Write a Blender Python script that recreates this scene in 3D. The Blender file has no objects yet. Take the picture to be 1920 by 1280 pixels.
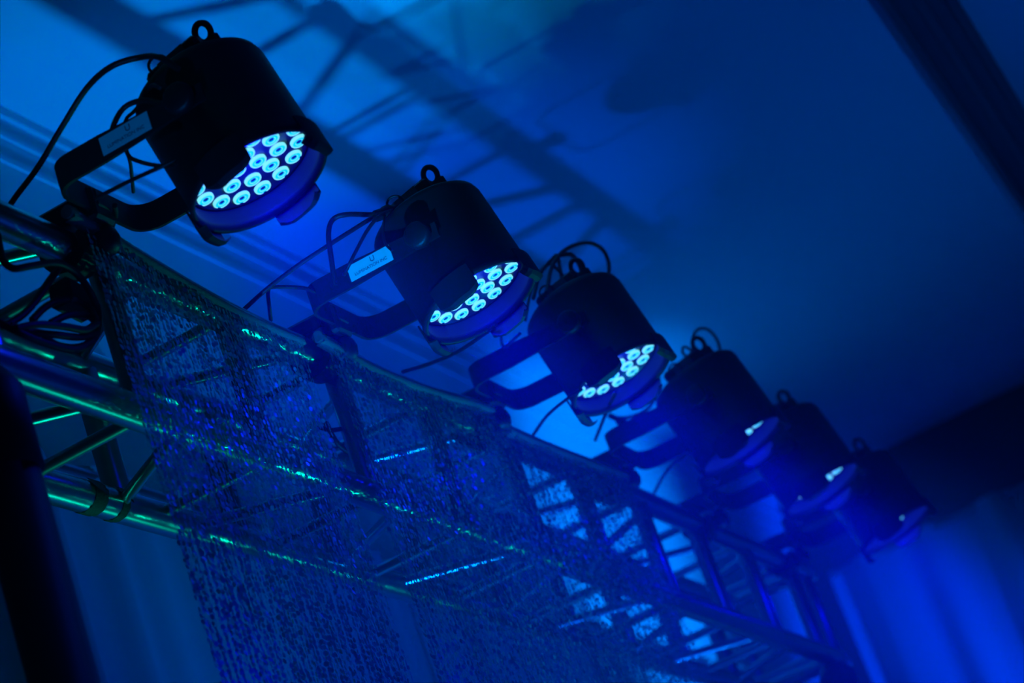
import bpy, math, random
from mathutils import Vector, Matrix

# ------------------------------------------------------------------ camera
scene = bpy.context.scene
col = scene.collection
FPX = 4533.0
A_X = Vector((2152.0, 1135.0, FPX)).normalized()          # truss direction in camera axes (right, down, forward)
_u = Vector((-0.345, -0.94)).normalized()
_L = -FPX * FPX / (2152.0 * _u.x + 1135.0 * _u.y)
A_Z = Vector((_u.x * _L, _u.y * _L, FPX)).normalized()    # world up
A_Y = A_Z.cross(A_X)                                      # towards the back wall
CAM = Vector((0, 0, 1.6))
right = Vector((A_X.x, A_Y.x, A_Z.x))
down = Vector((A_X.y, A_Y.y, A_Z.y))
fwd = Vector((A_X.z, A_Y.z, A_Z.z))
cd = bpy.data.cameras.new('camera')
cam = bpy.data.objects.new('camera', cd)
col.objects.link(cam)
cd.sensor_width = 36.0
cd.lens = FPX * 36.0 / 1920.0
cd.clip_end = 100
m = Matrix((right, -down, -fwd)).transposed().to_4x4()
m.translation = CAM
cam.matrix_world = m
cd.dof.use_dof = True
cd.dof.focus_distance = 3.65
cd.dof.aperture_fstop = 4.0
scene.camera = cam

def at_y(px, py, Y):
    """point of the photograph at the depth of the vertical plane y = Y"""
    r = right * ((px - 960) / FPX) + down * ((py - 640) / FPX) + fwd
    return CAM + r * (Y / r.y)

# ------------------------------------------------------------------ light
world = bpy.data.worlds.new('world')
scene.world = world
world.use_nodes = True
bg = world.node_tree.nodes['Background']
bg.inputs[0].default_value = (0.0, 0.12, 0.5, 1)
bg.inputs[1].default_value = 0.012
scene.view_settings.view_transform = 'Standard'
scene.view_settings.look = 'None'
scene.view_settings.exposure = 0.0
scene.view_settings.gamma = 1.0
scene.view_settings.use_curve_mapping = False
scene.cycles.use_denoising = True
scene.cycles.max_bounces = 3
scene.cycles.diffuse_bounces = 2
scene.cycles.glossy_bounces = 2
scene.cycles.transparent_max_bounces = 6
scene.cycles.use_adaptive_sampling = True
scene.cycles.adaptive_threshold = 0.05
scene.cycles.volume_bounces = 0
scene.cycles.sample_clamp_indirect = 4.0

def spot(name, loc, target, color, power, angle, blend=0.6, radius=0.05):
    ld = bpy.data.lights.new(name, 'SPOT')
    ld.color = color
    ld.energy = power
    ld.spot_size = math.radians(angle)
    ld.spot_blend = blend
    ld.shadow_soft_size = radius
    o = bpy.data.objects.new(name, ld)
    col.objects.link(o)
    o.location = loc
    d = Vector(target) - Vector(loc)
    o.rotation_euler = d.to_track_quat('-Z', 'Y').to_euler()
    return o

TEAL = (0.0, 1.0, 0.62)
# blue battens on the floor under the truss, washing the back wall and the ceiling above it
spot('uplight_blue', (4.0, 1.30, 0.15), (4.1, 2.20, 4.2), (0.0, 0.05, 1.0), 460, 34, 1.0, 0.05)
spot('uplight_blue', (5.2, 1.30, 0.15), (5.3, 2.20, 4.2), (0.0, 0.09, 1.0), 340, 34, 1.0, 0.05)
spot('wall_wash', (6.35, 0.2, 2.4), (6.78, 2.155, 3.64), (0.0, 0.21, 1.0), 520, 38, 0.8, 0.04)
spot('far_drape_wash', (7.5, -0.3, 0.7), (8.72, 1.72, 2.95), (0.0, 0.05, 1.0), 1300, 26, 0.9, 0.05)
spot('uplight_teal', (7.6, 0.30, 0.15), (3.3, 1.41, 3.12), TEAL, 160, 13, 1.0, 0.03)
spot('teal_highlight_rear', (6.0, 1.85, 0.15), (2.75, 1.76, 2.9), TEAL, 28, 13, 1.0, 0.03)  # extra spot, added for teal highlights along the chords
spot('teal_highlight_rear', (3.3, 1.95, 0.15), (2.85, 1.58, 2.9), TEAL, 110, 14, 1.0, 0.03)  # extra spot, added for teal highlights on the rungs
spot('uplight_teal_ceiling', (4.0, 1.30, 0.15), (3.95, 1.70, 4.2), TEAL, 105, 30, 1.0, 0.05)
spot('azure_highlight_rear', (6.9, 1.72, 0.15), (5.1, 1.56, 2.9), (0.0, 0.25, 1.0), 110, 20, 1.0, 0.03)  # added behind the truss to brighten the far rungs
spot('label_fill', (1.5, 1.15, 0.8), (3.26, 1.25, 3.2), (0.0, 0.28, 1.0), 800, 9, 0.8, 0.02)  # added narrow fill on the second light's label
spot('label_fill', (0.9, 1.12, 0.8), (2.57, 1.24, 3.2), (0.0, 0.25, 1.0), 110, 8, 0.8, 0.02)  # added weak fill on the nearest light's label
spot('room_fill', (5.4, -1.2, 0.15), (4.8, 0.5, 4.2), (0.0, 0.14, 0.9), 150, 80, 1.0, 0.2)  # added wide dim fill for the front ceiling and the beads

# ------------------------------------------------------------------ materials
def mat(name, color, rough=0.5, metal=0.0, noise=0.0, nscale=20.0, bump=0.0, bscale=60.0, spec=0.5, emit=None, estr=0.0):
    mt = bpy.data.materials.new(name)
    mt.use_nodes = True
    nt = mt.node_tree
    b = nt.nodes['Principled BSDF']
    b.inputs['Roughness'].default_value = rough
    b.inputs['Metallic'].default_value = metal
    b.inputs['Specular IOR Level'].default_value = spec
    tc = nt.nodes.new('ShaderNodeTexCoord')
    if noise > 0:
        n = nt.nodes.new('ShaderNodeTexNoise')
        n.inputs['Scale'].default_value = nscale
        n.inputs['Detail'].default_value = 4
        nt.links.new(tc.outputs['Object'], n.inputs['Vector'])
        mx = nt.nodes.new('ShaderNodeMix')
        mx.data_type = 'RGBA'
        mx.inputs[6].default_value = (*[c * (1 - noise) for c in color], 1)
        mx.inputs[7].default_value = (*[min(1, c * (1 + noise)) for c in color], 1)
        nt.links.new(n.outputs['Fac'], mx.inputs[0])
        nt.links.new(mx.outputs[2], b.inputs['Base Color'])
    else:
        b.inputs['Base Color'].default_value = (*color, 1)
    if bump > 0:
        n2 = nt.nodes.new('ShaderNodeTexNoise')
        n2.inputs['Scale'].default_value = bscale
        nt.links.new(tc.outputs['Object'], n2.inputs['Vector'])
        bp = nt.nodes.new('ShaderNodeBump')
        bp.inputs['Strength'].default_value = bump
        bp.inputs['Distance'].default_value = 0.01
        nt.links.new(n2.outputs['Fac'], bp.inputs['Height'])
        nt.links.new(bp.outputs['Normal'], b.inputs['Normal'])
    if emit:
        b.inputs['Emission Color'].default_value = (*emit, 1)
        b.inputs['Emission Strength'].default_value = estr
        mt.cycles.emission_sampling = 'NONE'
    return mt

M = {}
M['ceiling'] = mat('white_ceiling_paint', (0.72, 0.72, 0.72), 0.9, noise=0.04, nscale=2, bump=0.05, bscale=8)
M['wall'] = mat('white_wall_paint', (0.7, 0.7, 0.7), 0.9, noise=0.05, nscale=3)
M['farwall'] = mat('dark_far_wall', (0.05, 0.05, 0.055), 0.9, noise=0.1, nscale=4)  # dark tone over the whole far wall
M['beam'] = mat('dark_beam_paint', (0.10, 0.10, 0.11), 0.7, noise=0.1, nscale=6)
M['floor'] = mat('dark_floor', (0.03, 0.03, 0.03), 0.6, noise=0.2, nscale=5)
M['drape'] = mat('white_drape_cloth', (0.38, 0.38, 0.39), 0.95, noise=0.06, nscale=30, bump=0.1, bscale=300)
M['rod'] = mat('polished_rod', (0.6, 0.61, 0.62), 0.3, 1.0, noise=0.08, nscale=60)
M['alu'] = mat('brushed_aluminium', (0.5, 0.51, 0.52), 0.28, 1.0, noise=0.12, nscale=40, bump=0.015, bscale=90)
M['post'] = mat('black_steel_post', (0.02, 0.02, 0.022), 0.55, 0.0, noise=0.2, nscale=30)
M['black'] = mat('black_powder_coat', (0.012, 0.012, 0.014), 0.5, noise=0.2, nscale=60, bump=0.08, bscale=400)
M['rubber'] = mat('black_cable_rubber', (0.01, 0.01, 0.011), 0.55, noise=0.15, nscale=80)
M['steel'] = mat('steel_wire', (0.3, 0.3, 0.31), 0.35, 1.0, noise=0.1, nscale=80)
M['plate'] = mat('lens_plate_black', (0.03, 0.03, 0.045), 0.3, noise=0.05, nscale=50)
M['inner'] = mat('housing_inside', (0.035, 0.035, 0.05), 0.55, spec=0.2, noise=0.08, nscale=50)
M['led'] = mat('led_cyan_glow', (0.02, 0.2, 0.2), 0.2, noise=0.02, emit=(0.0, 0.72, 0.95), estr=1.0)
M['ledrim'] = mat('led_rim_glow', (0.2, 0.3, 0.3), 0.2, noise=0.02, emit=(0.22, 0.92, 1.0), estr=0.95)
M['chip'] = mat('led_chip_dark', (0.01, 0.01, 0.05), 0.3, noise=0.1, nscale=200, emit=(0.0, 0.01, 0.35), estr=1.0)
M['sticker'] = mat('white_sticker', (0.75, 0.75, 0.74), 0.5, noise=0.04, nscale=60)
M['ink'] = mat('dark_ink', (0.03, 0.03, 0.08), 0.6, noise=0.05, nscale=60)
M['tape'] = mat('black_cloth_tape', (0.02, 0.022, 0.02), 0.7, noise=0.2, nscale=60, bump=0.2, bscale=200)
M['sequin'] = mat('smoky_sequin_plastic', (0.55, 0.56, 0.57), 0.33, 0.25, noise=0.25, nscale=45)
def sequin_film(mt):
    nt = mt.node_tree
    b = nt.nodes['Principled BSDF']
    out = nt.nodes['Material Output']
    tr = nt.nodes.new('ShaderNodeBsdfTransparent')
    tr.inputs[0].default_value = (0.75, 0.8, 0.85, 1)
    mx = nt.nodes.new('ShaderNodeMixShader')
    mx.inputs[0].default_value = 0.95
    nt.links.new(tr.outputs[0], mx.inputs[1])
    nt.links.new(b.outputs[0], mx.inputs[2])
    nt.links.new(mx.outputs[0], out.inputs['Surface'])
sequin_film(M['sequin'])
M['hem'] = mat('grey_hem_webbing', (0.14, 0.145, 0.15), 0.5, 0.1, noise=0.2, nscale=120, bump=0.3, bscale=500)

# ------------------------------------------------------------------ mesh helpers
class MB:
    def __init__(s):
        s.v, s.f, s.mi, s.sm = [], [], [], []
    def add(s, vs, fs, mi=0, smooth=False):
        o = len(s.v)
        s.v += [tuple(p) for p in vs]
        for f in fs:
            s.f.append([o + i for i in f])
            s.mi.append(mi)
            s.sm.append(smooth)
    def box(s, c, h, rot=None, mi=0, bev=0.0):
        c = Vector(c)
        R = rot or Matrix.Identity(3)
        hx, hy, hz = h
        if bev <= 0:
            vs = [c + R @ Vector((x * hx, y * hy, z * hz)) for x in (-1, 1) for y in (-1, 1) for z in (-1, 1)]
            s.add(vs, [(0, 1, 3, 2), (4, 6, 7, 5), (0, 4, 5, 1), (2, 3, 7, 6), (0, 2, 6, 4), (1, 5, 7, 3)], mi)
        else:       # chamfered in all three directions
            b = bev
            vs, idx = [], {}
            for x in (-1, 1):
                for y in (-1, 1):
                    for z in (-1, 1):
                        for k, (bx, by, bz) in enumerate(((0, b, b), (b, 0, b), (b, b, 0))):
                            idx[(x, y, z, k)] = len(vs)
                            vs.append(c + R @ Vector((x * (hx - bx), y * (hy - by), z * (hz - bz))))
            fs = []
            for q in (-1, 1):
                fs.append([idx[(q, y, z, 0)] for y, z in ((-1, -1), (1, -1), (1, 1), (-1, 1))])
                fs.append([idx[(x, q, z, 1)] for x, z in ((-1, -1), (1, -1), (1, 1), (-1, 1))])
                fs.append([idx[(x, y, q, 2)] for x, y in ((-1, -1), (1, -1), (1, 1), (-1, 1))])
            for a in (-1, 1):
                for d in (-1, 1):
                    fs.append([idx[(a, d, -1, 0)], idx[(a, d, 1, 0)], idx[(a, d, 1, 1)], idx[(a, d, -1, 1)]])
                    fs.append([idx[(a, -1, d, 0)], idx[(a, 1, d, 0)], idx[(a, 1, d, 2)], idx[(a, -1, d, 2)]])
                    fs.append([idx[(-1, a, d, 1)], idx[(1, a, d, 1)], idx[(1, a, d, 2)], idx[(-1, a, d, 2)]])
            for x in (-1, 1):
                for y in (-1, 1):
                    for z in (-1, 1):
                        fs.append([idx[(x, y, z, k)] for k in range(3)])
            s.add(vs, fs, mi)
    def tube(s, path, r, n=10, caps=True, mi=0, closed=False):
        path = [Vector(p) for p in path]
        N = len(path)
        rr = r if isinstance(r, (list, tuple)) else [r] * N
        t0 = (path[1] - path[0]).normalized()
        ref = Vector((0, 0, 1)) if abs(t0.z) < 0.9 else Vector((1, 0, 0))
        nrm = (ref - t0 * ref.dot(t0)).normalized()
        vs = []
        for i, p in enumerate(path):
            if closed:
                t = (path[(i + 1) % N] - path[i - 1]).normalized()
            else:
                t = (path[min(i + 1, N - 1)] - path[max(i - 1, 0)]).normalized()
            nrm = (nrm - t * nrm.dot(t)).normalized()
            b = t.cross(nrm)
            for k in range(n):
                a = 2 * math.pi * k / n
                vs.append(p + (nrm * math.cos(a) + b * math.sin(a)) * rr[i])
        fs = []
        for i in range(N if closed else N - 1):
            j = (i + 1) % N
            for k in range(n):
                k2 = (k + 1) % n
                fs.append((i * n + k, i * n + k2, j * n + k2, j * n + k))
        s.add(vs, fs, mi, True)
        if caps and not closed:
            s.add(vs[:n], [tuple(reversed(range(n)))], mi)
            s.add(vs[-n:], [tuple(range(n))], mi)
    def lathe(s, prof, n=32, M4=None, mi=0, smooth=True):
        """profile of (radius, height) turned about local z; mi may be a list per band"""
        M4 = M4 or Matrix.Identity(4)
        vs = []
        for r, z in prof:
            for k in range(n):
                a = 2 * math.pi * k / n
                vs.append(M4 @ Vector((r * math.cos(a), r * math.sin(a), z)))
        o = len(s.v)
        s.v += [tuple(p) for p in vs]
        for i in range(len(prof) - 1):
            for k in range(n):
                k2 = (k + 1) % n
                if prof[i][0] < 1e-6:
                    f = [i * n, (i + 1) * n + k2, (i + 1) * n + k]
                elif prof[i + 1][0] < 1e-6:
                    f = [i * n + k, i * n + k2, (i + 1) * n]
                else:
                    f = [i * n + k, i * n + k2, (i + 1) * n + k2, (i + 1) * n + k]
                s.f.append([o + q for q in f])
                s.mi.append(mi[i] if isinstance(mi, list) else mi)
                s.sm.append(smooth)
    def mesh(s, name, mats):
        me = bpy.data.meshes.new(name)
        me.from_pydata(s.v, [], s.f)
        for mt in (mats if isinstance(mats, (list, tuple)) else [mats]):
            me.materials.append(mt)
        me.polygons.foreach_set('material_index', s.mi)
        me.polygons.foreach_set('use_smooth', s.sm)
        me.update()
        return me
    def build(s, name, mats, parent=None):
        return put(name, s.mesh(name, mats), parent)

def put(name, me, parent=None, loc=None):
    o = bpy.data.objects.new(name, me)
    col.objects.link(o)
    if parent:
        o.parent = parent
    if loc is not None:
        o.location = loc
    return o

def tag(o, label=None, cat=None, group=None, kind=None):
    if label: o['label'] = label
    if cat: o['category'] = cat
    if group: o['group'] = group
    if kind: o['kind'] = kind
    return o

def empty(name, loc, label, cat, group=None):
    o = bpy.data.objects.new(name, None)
    o.empty_display_size = 0.05
    col.objects.link(o)
    o.location = loc
    return tag(o, label, cat, group)

def smooth_path(pts, sub=6):
    pts = [Vector(p) for p in pts]
    P = [pts[0] * 2 - pts[1]] + pts + [pts[-1] * 2 - pts[-2]]
    out = []
    for i in range(1, len(P) - 2):
        a, b, c, d = P[i - 1], P[i], P[i + 1], P[i + 2]
        for k in range(sub):
            t = k / sub
            out.append(0.5 * ((2 * b) + (c - a) * t + (2 * a - 5 * b + 4 * c - d) * t * t + (3 * b - a - 3 * c + d) * t ** 3))
    out.append(pts[-1])
    return out

# ------------------------------------------------------------------ setting
H = 4.2          # ceiling height
YB = 2.155        # back wall
XF = 8.8         # far wall
X0, YF = -1.0, -3.5
def slab(name, c, h, mt):
    b = MB()
    b.box((0, 0, 0), h, mi=0)
    o = b.build(name, mt)
    o.location = c
    return tag(o, kind='structure')
slab('floor', ((X0 + XF) / 2, (YB + YF) / 2, -0.05), ((XF - X0) / 2, (YB - YF) / 2, 0.05), M['floor'])
slab('ceiling', ((X0 + XF) / 2, (YB + YF) / 2, H + 0.05), ((XF - X0) / 2 + 0.1, (YB - YF) / 2 + 0.1, 0.05), M['ceiling'])
slab('wall_back', ((X0 + XF) / 2, YB + 0.05, H / 2), ((XF - X0) / 2, 0.05, H / 2), M['wall'])
slab('wall_far', (XF + 0.05, (YB + YF) / 2, H / 2), (0.05, (YB - YF) / 2 + 0.1, H / 2), M['farwall'])
for i, (z, pr, hh) in enumerate(((4.188, 0.012, 0.012), (4.128, 0.007, 0.006), (4.062, 0.007, 0.007))):
    slab('trim_%d' % (i + 1), ((X0 + XF) / 2, YB - pr / 2, z), ((XF - X0) / 2, pr / 2, hh), M['wall'])
# dark ceiling beam with two raised edge strips, running beside the truss
bm = MB()
bm.box((0, 0, 0), (4.6, 0.075, 0.03))
bm.box((0, 0.066, -0.036), (4.6, 0.011, 0.007))
bm.box((0, -0.066, -0.036), (4.6, 0.011, 0.007))
bm.box((0, 0.0, -0.034), (4.6, 0.012, 0.005))
o = bm.build('trim_4', M['beam'])
o.location = (4.4, 0.482, H - 0.03)
o.rotation_euler = (0, 0, math.radians(2.2))
tag(o, kind='structure')

# ------------------------------------------------------------------ drapes
def drape(name, p0, p1, z0, z1, seed, label, depth=0.05, pitch=0.16):
    rnd = random.Random(seed)
    p0, p1 = Vector(p0), Vector(p1)
    L = (p1 - p0).length
    t = (p1 - p0) / L
    n = Vector((-t.y, t.x))
    nx = max(24, int(L / 0.02))
    ph = rnd.uniform(0, 6)
    k1, k2 = rnd.uniform(0.6, 0.8), rnd.uniform(1.5, 1.9)
    NZ = 8
    vs = []
    for j in range(NZ + 1):
        z = z0 + (z1 - z0) * j / NZ
        w = 1.0 - 0.35 * j / NZ
        for i in range(nx + 1):
            s = L * i / nx
            a = 2 * math.pi * s / pitch
            q = math.sin(a + ph + 0.5 * math.sin(a * 0.31 + ph)) * 0.6 + 0.4 * math.sin(a * k1 + ph * 2) + 0.15 * math.sin(a * k2)
            p = p0 + t * s + n * (q * depth * 0.5 * w)
            vs.append((p.x, p.y, z))
    fs = []
    for j in range(NZ):
        for i in range(nx):
            a = j * (nx + 1) + i
            fs.append((a, a + 1, a + nx + 2, a + nx + 1))
    b = MB()
    b.add(vs, fs, 0, True)
    root = empty(name, ((p0.x + p1.x) / 2, (p0.y + p1.y) / 2, z0), label, 'curtain', 'white drapes along the walls')
    o = b.build('cloth', M['drape'], root)
    o.matrix_parent_inverse = Matrix.Translation(-root.location)
    r = MB()
    e0 = Vector((p0.x, p0.y, z1 - 0.02)); e1 = Vector((p1.x, p1.y, z1 - 0.02))
    r.tube([e0, e1], 0.012, 8)
    q = r.build('curtain_pipe', M['steel'], root)
    q.matrix_parent_inverse = Matrix.Translation(-root.location)
    return root
labs = ['pleated drape behind the left end of the truss, beside the dark post',
        'pleated drape on the back wall behind the first hanging bead panel',
        'pleated drape on the back wall behind the second bead panel',
        'pleated drape on the back wall behind the third bead panel',
        'pleated drape on the back wall past the far end of the truss']
xs = [1.0, 3.4, 4.9, 6.3, 7.6, 8.68]
for i in range(5):
    drape('drape', (xs[i], 2.08), (xs[i + 1] - 0.01, 2.08), 0.02, 3.3, i + 3, labs[i])
drape('drape', (8.72, 2.05), (8.72, -3.0), 0.02, 3.84, 31, 'tall blue-lit pleated drape across the far end wall, lower right', 0.12, 0.24)

# ------------------------------------------------------------------ truss
YT, ZT = 1.456, 3.152          # front top chord
YK, ZK = 1.666, 2.908          # back chords / bottom chords
TX0, TX1 = 1.75, 5.95
truss = empty('box_truss', (TX0, (YT + YK) / 2, ZK), 'long aluminium box truss carrying the stage lights', 'truss')
def tpart(name, path, r, n=12, mt='alu'):
    b = MB()
    b.tube(path, r, n)
    o = b.build(name, M[mt], truss)
    o.matrix_parent_inverse = Matrix.Translation(-truss.location)
    return o
for y in (YT, YK):
    for z in (ZT, ZK):
        tpart('chord', [(TX0, y, z), (TX1, y, z)], 0.025, 20)
rungs = [3.085 + 0.34 * k for k in range(-4, 9)]
def weld(p):
    b = MB()
    b.lathe([(0.0, 0.007), (0.008, 0.006), (0.0145, 0.0), (0.0, 0.0)], 10, Matrix.Translation(p))
    return b
for k, x in enumerate(rungs):
    if not (TX0 + 0.02 < x < TX1 - 0.01):
        continue
    tpart('rung', [(x, YT, ZK), (x, YK, ZK)], 0.010)
    tpart('rung', [(x, YT, ZT), (x, YK, ZT)], 0.010)
    tpart('upright', [(x - 0.09, YK, ZT), (x - 0.09, YK, ZK)], 0.021, 14)
    tpart('upright', [(x, YT, ZT), (x, YT, ZK)], 0.019, 14)
    if k % 2 == 0:
        for sg in (-1, 1):
            tpart('diagonal', [(x + sg * 0.10, YK, ZK), (x + sg * 0.245, YT, ZK)], 0.010)
            tpart('diagonal', [(x + sg * 0.10, YK, ZT), (x + sg * 0.245, YT, ZT)], 0.010)
def end_frame(x):
    b = MB()
    for (y0, z0, y1, z1) in ((YT, ZT, YK, ZT), (YT, ZK, YK, ZK), (YT, ZT, YT, ZK), (YK, ZT, YK, ZK)):
        b.tube([(x, y0, z0), (x, y1, z1)], 0.018, 10)
    o = b.build('end_frame', M['alu'], truss)
    o.matrix_parent_inverse = Matrix.Translation(-truss.location)
end_frame(TX0 + 0.02); end_frame(TX1 - 0.02)

def post(x, label):
    root = empty('support_post', (x, YT, 0), label, 'post', 'posts under the truss')
    b = MB()
    h = ZK - 0.026
    b.lathe([(0, 0.012), (0.041, 0.012), (0.041, h - 0.10), (0.0, h - 0.10)], 24)
    b.build('tube', M['post'], root)
    b = MB()
    b.box((0, 0, 0.006), (0.22, 0.22, 0.006), bev=0.003)
    b.build('base_plate', M['post'], root)
    b = MB()
    b.lathe([(0.0, h - 0.14), (0.047, h - 0.14), (0.047, h - 0.03), (0.03, h), (0.0, h)], 20)
    b.build('top_socket', M['post'], root)
post(2.367, 'dark upright post under the near end of the truss, lower left')
post(5.86, 'dark upright post under the far end of the truss')

# ------------------------------------------------------------------ par lights
# can frame: local z = out of the front; tilted towards the room
CAN_C = Vector((0, -0.282, 0.040))
def can_frame(ax):
    zc = Vector((ax, -0.224, -0.973)).normalized()
    xc = Vector((1, 0, 0)); xc = (xc - zc * xc.dot(zc)).normalized()
    yc = zc.cross(xc)
    f = Matrix((xc, yc, zc)).transposed().to_4x4()
    f.translation = CAN_C
    return f
CAN = Matrix.Identity(4)       # the can's parts are modelled in its own frame
RC, HL = 0.100, 0.092          # radius, half length
PLATE = HL - 0.039

def can_meshes():
    d = {}
    b = MB()
    b.lathe([(0, -HL - 0.006), (0.074, -HL - 0.004), (0.090, -HL), (0.0975, -HL + 0.006), (RC, -HL + 0.016), (RC, HL - 0.012),
             (RC + 0.003, HL - 0.010), (RC + 0.003, HL), (RC - 0.003, HL), (RC - 0.006, HL - 0.010),
             (RC - 0.006, PLATE - 0.004), (0, PLATE - 0.004)], 56, CAN,
            [0, 0, 0, 0, 0, 0, 0, 0, 0, 1, 1])
    d['housing'] = b.mesh('housing', [M['black'], M['inner']])
    b = MB()
    b.lathe([(RC - 0.0065, PLATE - 0.003), (RC - 0.0065, PLATE + 0.006), (RC - 0.011, PLATE + 0.006), (RC - 0.013, PLATE), (0, PLATE)], 48, CAN)
    d['lens_plate'] = b.mesh('lens_plate', [M['plate']])
    b = MB()
    b.lathe([(0.0125, 0), (0.0125, 0.003), (0.0118, 0.0042), (0.0104, 0.0046), (0.0098, 0.0036), (0.0070, 0.0034),
             (0.0062, 0.0040), (0.0052, 0.0036), (0.0040, 0.0026), (0, 0.0022)], 20, None,
            [1, 1, 1, 1, 0, 0, 1, 0, 2])
    d['led_lens'] = b.mesh('led_lens', [M['led'], M['ledrim'], M['chip']])
    # accessory clip: tab tangent to the rim, reaching past it, with a turned-in lip
    b = MB()
    arc = [(-0.36 + 0.72 * i / 8) for i in range(9)]
    prof = [(0.1035, -0.022), (0.1065, -0.022), (0.1065, 0.022), (0.100, 0.0255), (0.092, 0.0255), (0.092, 0.0225), (0.099, 0.022), (0.1035, 0.018)]
    n = len(prof)
    vs = []
    for a in arc:
        for r, z in prof:
            e = 1.0 - 0.35 * max(0, abs(a) - 0.22) / 0.14 if z > 0.01 else 1.0
            vs.append((r * math.cos(a), r * math.sin(a), z * e))
    fs = []
    for i in range(len(arc) - 1):
        for k in range(n):
            k2 = (k + 1) % n
            fs.append((i * n + k, i * n + k2, (i + 1) * n + k2, (i + 1) * n + k))
    fs.append(tuple(reversed(range(n))))
    fs.append(tuple((len(arc) - 1) * n + k for k in range(n)))
    b.add(vs, fs)
    d['accessory_clip'] = b.mesh('accessory_clip', [M['black']])
    # yoke: one bent strip
    b = MB()
    A, Rb = 0.112, 0.035
    ctr = [Vector((-A, -0.315, 0)), Vector((-A, -0.15, 0))]
    for i in range(7):
        a = math.pi / 2 * i / 6
        ctr.append(Vector((-A + Rb - Rb * math.cos(a), -0.06 - Rb + Rb * math.sin(a), 0)))
    ctr += [Vector((-p.x, p.y, 0)) for p in reversed(ctr)]
    hw, th = 0.021, 0.0028
    vs = []
    N = len(ctr)
    for i, p in enumerate(ctr):
        t = (ctr[min(i + 1, N - 1)] - ctr[max(i - 1, 0)]).normalized()
        nn = Vector((-t.y, t.x, 0))
        w = hw if 0 < i < N - 1 else hw * 0.6
        for s1, s2 in ((-1, -1), (1, -1), (1, 1), (-1, 1)):
            q = p + nn * (th * s1)
            vs.append((q.x, q.y, 0.048 + s2 * w))
    fs = []
    for i in range(N - 1):
        for k in range(4):
            k2 = (k + 1) % 4
            fs.append((i * 4 + k, i * 4 + k2, i * 4 + 4 + k2, i * 4 + 4 + k))
    fs += [(3, 2, 1, 0), tuple((N - 1) * 4 + k for k in range(4))]
    b.add(vs, fs)
    d['yoke'] = b.mesh('yoke', [M['black']])
    for nm, sg in (('near', -1), ('far', 1)):
        b = MB()
        R4 = Matrix.Translation(Vector((sg * 0.098, -0.285, 0.048))) @ Matrix.Rotation(sg * math.pi / 2, 4, 'Y')
        prof = [(0.0, 0.0), (0.013, 0.0), (0.013, 0.017), (0.019, 0.018), (0.022, 0.022), (0.022, 0.034), (0.018, 0.037), (0, 0.037)]
        b.lathe(prof, 14, R4)
        d['knob_' + nm] = b.mesh('pivot_knob', [M['black']])
    # clamp: jaw ring round the chord, arm to the yoke, bolt
    b = MB()
    ring = [(0.0, 0.033 * math.cos(a), 0.033 * math.sin(a)) for a in [math.radians(-200 + 260 * i / 18) for i in range(19)]]
    vs = []
    for (x, y, z) in ring:
        s = 0.026 / 0.033
        y2, z2 = y * 1.18, z * 1.18
        for q in ((-0.022, y * s, z * s), (0.022, y * s, z * s), (0.022, y2, z2), (-0.022, y2, z2)):
            vs.append(q)
    fs = []
    for i in range(len(ring) - 1):
        for k in range(4):
            k2 = (k + 1) % 4
            fs.append((i * 4 + k, i * 4 + k2, i * 4 + 4 + k2, i * 4 + 4 + k))
    fs += [(3, 2, 1, 0), tuple((len(ring) - 1) * 4 + k for k in range(4))]
    b.add(vs, fs)
    b.box((0, -0.015, 0.048), (0.020, 0.055, 0.018), bev=0.006)
    b.box((0, -0.052, 0.040), (0.026, 0.016, 0.026), bev=0.005)
    d['clamp'] = b.mesh('clamp', [M['black']])
    b = MB()
    T = Matrix.Translation(Vector((0.012, -0.05, -0.026)))
    b.lathe([(0, 0), (0.012, 0), (0.019, 0.008), (0.021, 0.02), (0.017, 0.034), (0.009, 0.04), (0.009, 0.05), (0, 0.05)], 14, T)
    d['clamp_knob'] = b.mesh('clamp_knob', [M['black']])
    # rear control box, eye and carry ring
    b = MB()
    C3 = CAN.to_3x3()
    b.box(CAN @ Vector((-0.014, 0.006, -HL - 0.016)), (0.050, 0.046, 0.012), C3, bev=0.006)
    d['rear_box'] = b.mesh('rear_box', [M['black']])
    b = MB()
    b.box(CAN @ Vector((-0.0645, 0.008, -HL - 0.016)), (0.0012, 0.022, 0.008), C3)
    d['rear_sticker'] = b.mesh('rear_sticker', [M['hem']])
    b = MB()
    pts = [CAN @ Vector((-0.030, 0.055 + 0.0115 * math.cos(a), -HL - 0.038 + 0.016 * math.sin(a))) for a in [2 * math.pi * i / 20 for i in range(20)]]
    b.tube(pts, 0.0048, 8, closed=True)
    b.box(CAN @ Vector((-0.030, 0.055, -HL - 0.010)), (0.005, 0.017, 0.016), C3, bev=0.004)
    d['safety_eye'] = b.mesh('safety_eye', [M['black']])
    b = MB()
    pts = [CAN @ Vector((-0.080 + 0.004 * math.cos(a), -0.008 + 0.013 * math.cos(a), -HL - 0.012 + 0.014 * math.sin(a))) for a in [2 * math.pi * i / 18 for i in range(18)]]
    b.tube(pts, 0.0022, 6, closed=True)
    d['carry_ring'] = b.mesh('carry_ring', [M['rubber']])
    b = MB()
    pts = [CAN @ Vector(q) for q in ((0.098, -0.022, 0.062), (0.112, -0.024, 0.062), (0.117, -0.020, 0.060), (0.117, -0.008, 0.060), (0.112, -0.004, 0.062), (0.098, -0.006, 0.062))]
    b.tube(pts, 0.0017, 6)
    d['spring_latch'] = b.mesh('spring_latch', [M['black']])
    b = MB()
    b.box((-0.1157, -0.190, 0.049), (0.0006, 0.040, 0.0135))
    d['label_plate'] = b.mesh('label_plate', [M['sticker']])
    return d
CM = can_meshes()

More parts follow.
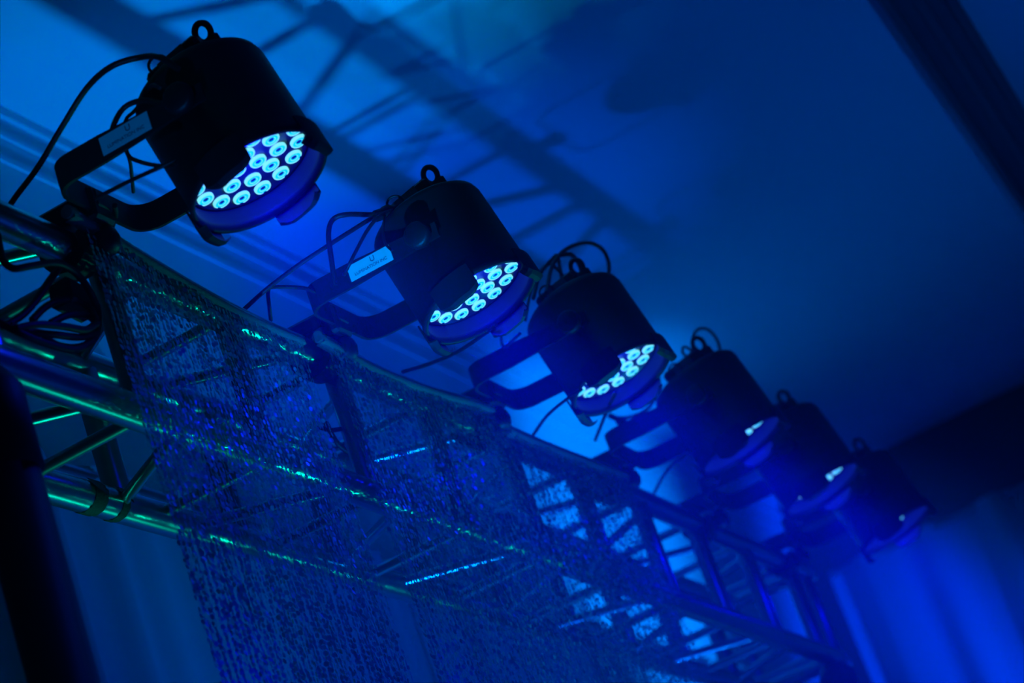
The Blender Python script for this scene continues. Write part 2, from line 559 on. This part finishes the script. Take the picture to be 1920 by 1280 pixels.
def text_mesh(body, size):
    cu = bpy.data.curves.new('text', 'FONT')
    cu.body = body
    cu.size = size
    cu.extrude = 0.0002
    cu.align_x = 'CENTER'
    ob = bpy.data.objects.new('text', cu)
    col.objects.link(ob)
    dg = bpy.context.evaluated_depsgraph_get()
    me = bpy.data.meshes.new_from_object(ob.evaluated_get(dg))
    bpy.data.objects.remove(ob)
    me.materials.clear()
    me.materials.append(M['ink'])
    return me
TXT_U = text_mesh('U', 0.013)
TXT_N = text_mesh('LUMINATION INC', 0.0075)
TROT = Matrix(((0, 0, -1), (-1, 0, 0), (0, 1, 0))).to_4x4()     # text x -> -y, y -> +z, normal -> -x

LEDS = [(0.0785, 15, 7), (0.047, 9, 16), (0.018, 3, 30)]
def par_light(x, label, plate, latch, ax):
    CANF = can_frame(ax)
    root = empty('par_light', (x, YT, ZT), label, 'stage light', 'stage lights along the truss')
    for k in ('yoke', 'clamp', 'clamp_knob'):
        put(k, CM[k], root)
    for k in ('housing', 'lens_plate', 'rear_box', 'rear_sticker', 'safety_eye', 'carry_ring') + (('spring_latch',) if latch else ()):
        put(k, CM[k], root).matrix_local = CANF
    put('pivot_knob', CM['knob_near'], root)
    put('pivot_knob', CM['knob_far'], root)
    for a in (0, 1, 2, 3):
        o = put('accessory_clip', CM['accessory_clip'], root)
        o.matrix_local = CANF @ Matrix.Translation((0, 0, HL)) @ Matrix.Rotation(math.radians(CLIP0 + 90 * a), 4, 'Z')
    for r, n, ph in LEDS:
        for k in range(n):
            a = math.radians(ph + 360 * k / n)
            o = put('led_lens', CM['led_lens'], root)
            o.matrix_local = CANF @ Matrix.Translation((r * math.cos(a), r * math.sin(a), PLATE))
    if plate:
        pl = put('label_plate', CM['label_plate'], root)
        u = put('logo', TXT_U, pl)
        u.matrix_local = Matrix.Translation((-0.1164, -0.196, 0.0505)) @ TROT
        t = put('lettering', TXT_N, pl)
        t.matrix_local = Matrix.Translation((-0.1164, -0.190, 0.0415)) @ TROT
    W = Matrix.Translation(root.location) @ CANF
    pd = bpy.data.lights.new('par_glow', 'POINT')
    pd.color = (0.0, 0.0, 1.0)
    pd.energy = P_GLOW
    pd.shadow_soft_size = 0.02
    po = bpy.data.objects.new('par_glow', pd)
    col.objects.link(po)
    po.location = W @ Vector((0, 0, HL - 0.004))
    spot('par_beam', W @ Vector((0, 0, HL + 0.002)), W @ Vector((0, 0, 1)), (0.0, 0.0, 1.0), P_BEAM, 80, 0.8, 0.05)
    return root
CLIP0 = 0
P_GLOW, P_BEAM = 1.1, 150.0
LX = [2.68, 3.375, 3.975, 4.625, 5.175, 5.765]
LL = ['largest black round LED stage light, nearest the camera at upper left',
      'second black LED stage light from the left, with a bright white label on its bracket',
      'third black LED stage light from the left, tall cable loops above it',
      'fourth LED stage light from the left, one thin cable loop on its back',
      'fifth LED stage light from the left, between the fourth and the last',
      'last and farthest LED stage light, blurred before the far drape']
for i, x in enumerate(LX):
    par_light(x, LL[i], i < 2, i in (1, 2, 3), (0.02, 0.01, -0.02, 0.11, 0.06, 0.08)[i])

# ------------------------------------------------------------------ bead curtains
def rod_path(pts, Y):
    return smooth_path([at_y(px, py, Y) for px, py in pts], 8)
def bead_panel(pts, Y, seed, label):
    rnd = random.Random(seed)
    path = rod_path(pts, Y)
    root = empty('bead_curtain', path[0], label, 'bead curtain', 'bead panels hung along the truss')
    inv = Matrix.Translation(-root.location)
    b = MB()
    b.tube(path, 0.0092, 14)
    o = b.build('curtain_rod', M['rod'], root); o.matrix_parent_inverse = inv
    # end collar
    t = (path[1] - path[0]).normalized()
    b = MB()
    b.tube([path[0] - t * 0.004, path[0] + t * 0.012], 0.0100, 14)
    o = b.build('end_cap', M['hem'], root); o.matrix_parent_inverse = inv
    # hem webbing under the rod
    b = MB()
    vs, fs = [], []
    for p in path:
        for (dy, dz) in ((-0.0087, 0.001), (-0.0090, -0.011), (0.0086, -0.011), (0.0087, 0.001)):
            vs.append((p.x, p.y + dy, p.z + dz))
    for i in range(len(path) - 1):
        for k in range(3):
            fs.append((i * 4 + k, i * 4 + k + 1, i * 4 + 5 + k, i * 4 + 4 + k))
    b.add(vs, fs, 0, True)
    o = b.build('hem', M['hem'], root); o.matrix_parent_inverse = inv
    # strands of sequins
    x0, x1 = path[0].x + 0.034, path[-1].x - 0.004
    def ztop(x):
        for a, c in zip(path, path[1:]):
            if a.x <= x <= c.x:
                return a.z + (c.z - a.z) * (x - a.x) / (c.x - a.x)
        return path[-1].z
    b = MB()
    V, Fc = [], []
    NS = 7
    cs = [(math.cos(2 * math.pi * k / NS), math.sin(2 * math.pi * k / NS)) for k in range(NS)]
    for layer in (0, 1):
        x = x0 + layer * 0.004
        while x < x1:
            if rnd.random() < 0.07:
                x += 0.006
            if layer and rnd.random() < 0.18:
                x += 0.0091
                continue
            zt = ztop(x) - 0.011
            z = zt - rnd.uniform(0, 0.008)
            y0 = Y - 0.005 + layer * 0.012 + 0.002 * math.sin(x * 38 + layer * 2 + seed)
            sway = rnd.uniform(-0.006, 0.006)
            zend = 1.95
            while z > zend:
                f = (zt - z)
                yaw = rnd.gauss(0.15, 0.22)
                til = rnd.gauss(0, 0.09)
                r = 0.0043
                ux, uy = math.cos(yaw) * r, math.sin(yaw) * r
                vy, vz = math.sin(til) * r, math.cos(til) * r
                cx = x + sway * f + rnd.uniform(-0.0008, 0.0008)
                cy = y0 + rnd.uniform(-0.001, 0.001)
                o0 = len(V)
                for c, s in cs:
                    V.append((cx + ux * c, cy + uy * c + vy * s, z + vz * s))
                Fc.append(range(o0, o0 + NS))
                z -= 0.0087
            x += 0.0091 + rnd.uniform(-0.0003, 0.0005) + 0.0045 * max(0.0, math.sin(x * 31 + seed + layer * 0.4)) ** 3
    b.v = V
    b.f = [list(q) for q in Fc]
    b.mi = [0] * len(Fc)
    b.sm = [False] * len(Fc)
    o = b.build('sequin_strands', M['sequin'], root); o.matrix_parent_inverse = inv
    o['kind'] = 'stuff'
    return root
bead_panel([(128, 398), (152, 411), (258, 477), (376, 547), (472, 598), (562, 638)], 1.41, 1,
           'nearest bead curtain of round sequins, under the largest light')
bead_panel([(597, 632), (700, 690), (800, 730), (870, 751), (940, 772)], 1.41, 2,
           'middle bead curtain of round sequins, hung below the second and third lights')
bead_panel([(948, 803), (1005, 828), (1060, 850), (1120, 872), (1180, 892)], 1.41, 3,
           'farthest bead curtain of sequins, under the fourth light')

# ------------------------------------------------------------------ cables
def cable(name, pts, r, label, mt='rubber', ends=None, cat='cable', grp='cables on the truss'):
    """pts: (px, py, Y) picked on vertical planes at real depths"""
    P = smooth_path([at_y(a, b, c - 0.05) for a, b, c in pts], 6)
    mb = MB()
    base = P[-1].copy()
    mb.tube([p - base for p in P], r, 8)
    o = mb.build(name, M[mt])
    o.location = base
    return tag(o, label, cat, grp)
cable('power_cable', [(335, 130, 1.20), (300, 108, 1.22), (265, 107, 1.26), (210, 124, 1.30), (163, 165, 1.36), (115, 240, 1.42), (72, 312, 1.47), (30, 368, 1.51), (12, 395, 1.53)], 0.0042,
      'thick cable arching from the back of the largest light down to the truss')
cable('power_cable', [(305, 195, 1.25), (270, 188, 1.28), (235, 200, 1.31), (214, 232, 1.33), (210, 262, 1.34), (222, 275, 1.34)], 0.0040,
      'short cable loop above the bracket of the largest light')
cable('safety_cable', [(300, 165, 1.24), (285, 160, 1.26), (272, 185, 1.29), (250, 210, 1.32), (236, 225, 1.33), (230, 262, 1.34), (243, 300, 1.36), (247, 330, 1.38), (250, 360, 1.40)], 0.0026,
      'thin safety cable hanging through the bracket of the largest light')
cable('power_cable', [(232, 255, 1.34), (240, 290, 1.35), (262, 303, 1.33), (300, 311, 1.27), (330, 310, 1.24)], 0.0030,
      'thin cable curving behind the bracket of the largest light into its housing')
cable('power_cable', [(330, 300, 1.24), (290, 318, 1.27), (250, 336, 1.31), (210, 356, 1.35), (180, 372, 1.38)], 0.0030,
      'straight cable crossing the bracket opening of the largest light')
cable('power_cable', [(215, 385, 1.42), (217, 402, 1.44), (210, 425, 1.47), (204, 450, 1.50)], 0.0040,
      'cable stub dropping below the bracket of the largest light')
# light 2
cable('power_cable', [(840, 372, 1.20), (820, 352, 1.21), (790, 356, 1.23), (760, 376, 1.25), (738, 396, 1.27), (700, 402, 1.29), (650, 402, 1.31), (624, 412, 1.33), (616, 440, 1.34), (622, 490, 1.35), (628, 535, 1.36)], 0.0042,
      'cable bending squarely from the back of the second light to its bracket')
cable('power_cable', [(745, 393, 1.26), (705, 405, 1.28), (650, 438, 1.32), (600, 470, 1.36), (555, 500, 1.40), (500, 542, 1.45), (455, 582, 1.50)], 0.0036,
      'long straight cable from the second light down to the truss')
cable('safety_cable', [(745, 390, 1.26), (712, 405, 1.27), (690, 430, 1.29), (672, 462, 1.31), (655, 495, 1.33), (645, 515, 1.35)], 0.0030,
      'short slanting cable behind the label of the second light')
cable('power_cable', [(600, 552, 1.42), (570, 540, 1.43), (515, 538, 1.45), (503, 545, 1.46), (505, 575, 1.47), (508, 600, 1.49)], 0.0032,
      'thin cable hooking over from the clamp of the second light')
cable('safety_cable', [(722, 405, 1.27), (718, 430, 1.26), (722, 455, 1.25), (735, 470, 1.24)], 0.0022,
      'thin cable hanging at the back edge of the second light')
b = MB()
b.tube(smooth_path([at_y(755, 390, 1.205), at_y(730, 397, 1.22), at_y(705, 405, 1.235)], 4), [0.009] * 4 + [0.0125] * 2 + [0.010] * 3, 10)
tag(b.build('cable_connector', M['rubber']), 'black plug joining the cables behind the second light', 'connector')
cable('power_cable', [(930, 610, 1.22), (905, 628, 1.26), (860, 658, 1.34), (810, 680, 1.42), (755, 697, 1.49)], 0.0036,
      'sagging cable from under the second light to the truss')
# light 3
cable('power_cable', [(1025, 548, 1.25), (1035, 500, 1.25), (1060, 468, 1.24), (1100, 455, 1.23), (1130, 468, 1.22), (1142, 500, 1.22), (1135, 540, 1.22)], 0.0040,
      'big round cable loop above the back of the third light')
cable('power_cable', [(1000, 560, 1.28), (1012, 515, 1.27), (1036, 485, 1.26), (1045, 480, 1.26), (1050, 505, 1.26), (1058, 540, 1.25)], 0.0038,
      'narrow cable loop left of the big loop on the third light')
cable('power_cable', [(1052, 478, 1.25), (1072, 478, 1.24), (1088, 500, 1.24), (1092, 530, 1.24)], 0.0046,
      'cable hump under the big loop on the third light')
cable('power_cable', [(985, 600, 1.28), (992, 560, 1.29), (1005, 520, 1.29), (1030, 495, 1.27), (1060, 520, 1.25)], 0.0030,
      'thin cable dropping from the third light toward its bracket')
cable('power_cable', [(985, 560, 1.30), (950, 590, 1.33), (940, 620, 1.34), (945, 650, 1.35), (975, 625, 1.30)], 0.0030,
      'cable looping beside the bracket of the third light')
cable('power_cable', [(1090, 730, 1.24), (1060, 750, 1.30), (1025, 780, 1.38), (1000, 815, 1.47)], 0.0032,
      'thin cable from under the third light down to the truss')
cable('power_cable', [(1155, 735, 1.22), (1140, 765, 1.28), (1128, 795, 1.36), (1116, 825, 1.46)], 0.0034,
      'steep cable hanging below the third light lens')
# light 4
cable('power_cable', [(1303, 678, 1.23), (1298, 640, 1.23), (1308, 618, 1.22), (1328, 618, 1.21), (1346, 640, 1.21), (1352, 672, 1.21)], 0.0034,
      'thin upright cable loop on the back of the fourth light')
cable('power_cable', [(1310, 668, 1.22), (1285, 650, 1.24), (1280, 660, 1.24), (1295, 678, 1.23)], 0.0030,
      'small cable curl beside the loop of the fourth light')
cable('power_cable', [(1250, 680, 1.26), (1236, 690, 1.28), (1234, 730, 1.32), (1215, 765, 1.36), (1180, 782, 1.41), (1148, 782, 1.45)], 0.0038,
      'cable swinging from the fourth light to a plug above the truss')
cable('power_cable', [(1228, 700, 1.29), (1222, 730, 1.32), (1238, 760, 1.34)], 0.0026,
      'thin cable behind the fourth light bracket')
cable('power_cable', [(1300, 845, 1.26), (1268, 865, 1.34), (1245, 890, 1.42), (1226, 925, 1.50)], 0.0032,
      'thin cable from under the fourth light to the truss')
b = MB()
b.tube(smooth_path([at_y(1142, 778, 1.40), at_y(1160, 787, 1.39), at_y(1172, 795, 1.38)], 4), [0.006] * 4 + [0.010] * 5, 10)
tag(b.build('cable_connector', M['rubber']), 'black plug lying above the truss left of the fourth light', 'connector')
# light 5
cable('power_cable', [(1440, 790, 1.25), (1448, 765, 1.24), (1462, 762, 1.23), (1470, 780, 1.23)], 0.0040,
      'short cable hump on the back of the fifth light')
# coil at the left end of the truss
coil = [
    [(-5, 440, 1.50), (5, 485, 1.49), (25, 503, 1.48), (60, 498, 1.47), (105, 493, 1.47), (140, 510, 1.47), (168, 545, 1.47), (184, 590, 1.48), (178, 630, 1.48), (150, 650, 1.49), (110, 648, 1.50), (80, 630, 1.51)],
    [(112, 500, 1.48), (90, 530, 1.49), (66, 565, 1.50), (40, 592, 1.51), (8, 610, 1.52), (-15, 615, 1.53)],
    [(30, 615, 1.48), (70, 608, 1.47), (120, 612, 1.47), (160, 618, 1.47), (182, 605, 1.47)],
    [(-10, 600, 1.50), (40, 625, 1.48), (90, 645, 1.48), (140, 655, 1.48), (172, 640, 1.48)],
    [(60, 600, 1.51), (90, 572, 1.50), (130, 560, 1.49), (165, 575, 1.48), (180, 600, 1.47)],
    [(95, 605, 1.49), (130, 590, 1.48), (165, 592, 1.48), (185, 610, 1.48)],
    [(20, 610, 1.50), (60, 622, 1.49), (110, 628, 1.48), (150, 632, 1.48), (178, 625, 1.48)],
]
cl = ['outermost turn of the black cable coil at the left end of the truss',
      'black cable leaving the coil toward the left edge',
      'upper flat turn of the black cable coil', 'lowest turn of the black cable coil',
      'arched turn inside the black cable coil', 'small inner turn of the black cable coil under the box',
      'middle flat turn of the black cable coil']
for p, l in zip(coil, cl):
    cable('coiled_cable', p, 0.0052, l, grp='turns of the cable coil')
b = MB()
c = at_y(138, 562, 1.45)
b.box((0, 0, 0), (0.034, 0.018, 0.020), Matrix.Rotation(0.1, 3, 'Y'), bev=0.005)
b.box((0.040, 0, -0.004), (0.012, 0.010, 0.010), Matrix.Rotation(0.1, 3, 'Y'), bev=0.003)
o = b.build('cable_connector', M['rubber'])
o.location = c
tag(o, 'black distribution box hanging in the cable coil', 'connector')
# loops seen between the first and second bead panels
cable('power_cable', [(598, 800, 1.52), (620, 806, 1.52), (645, 802, 1.52), (660, 790, 1.53)], 0.004,
      'short cable arc in the gap between the first two bead panels')
cable('power_cable', [(610, 790, 1.56), (632, 830, 1.56), (668, 860, 1.56), (684, 890, 1.56), (676, 915, 1.56), (655, 925, 1.56)], 0.005,
      'cable loop hanging on the truss between the first two bead panels')
# tape tails on the lower chord
def tape(x, w, label):
    b = MB()
    vs, fs = [], []
    n = 8
    for i in range(n + 1):
        a = math.radians(-40 + 250 * i / n)
        for s in (-1, 1):
            vs.append((s * w + 0.006 * (i / n), 0.0262 * math.cos(a), -0.0262 * math.sin(a)))
    for i in range(n):
        fs.append((2 * i, 2 * i + 1, 2 * i + 3, 2 * i + 2))
    b.add(vs, fs, 0, True)
    b.add([(-w, -0.018, 0.021), (w, -0.020, 0.019), (w * 0.6, -0.034, -0.004), (-w * 0.1, -0.038, -0.016), (-w, -0.028, 0.004)], [(0, 1, 2, 3, 4)])
    o = b.build('tape_tail', M['tape'])
    o.location = (x, YK, ZK)
    tag(o, label, 'tape')
tape(2.90, 0.016, 'wide scrap of black tape round the lower truss tube')
tape(2.965, 0.009, 'narrow scrap of black tape on the lower truss tube')

# ------------------------------------------------------------------ stage haze
hb = MB()
hb.box((0, 0, 0), ((XF - 1.6) / 2 - 0.01, 2.2, H / 2 - 0.02))
hz = bpy.data.materials.new('stage_haze')
hz.use_nodes = True
nt = hz.node_tree
nt.nodes.clear()
out = nt.nodes.new('ShaderNodeOutputMaterial')
vs_ = nt.nodes.new('ShaderNodeVolumeScatter')
vs_.inputs['Color'].default_value = (0.9, 0.9, 0.9, 1)
vs_.inputs['Density'].default_value = 0.03
vs_.inputs['Anisotropy'].default_value = 0.2
nt.links.new(vs_.outputs[0], out.inputs['Volume'])
ho = hb.build('stage_haze', hz)
ho.location = ((XF + 1.6) / 2, 0.05, H / 2)
tag(ho, 'thin blue stage haze filling the air around the lights', 'haze', kind='stuff')
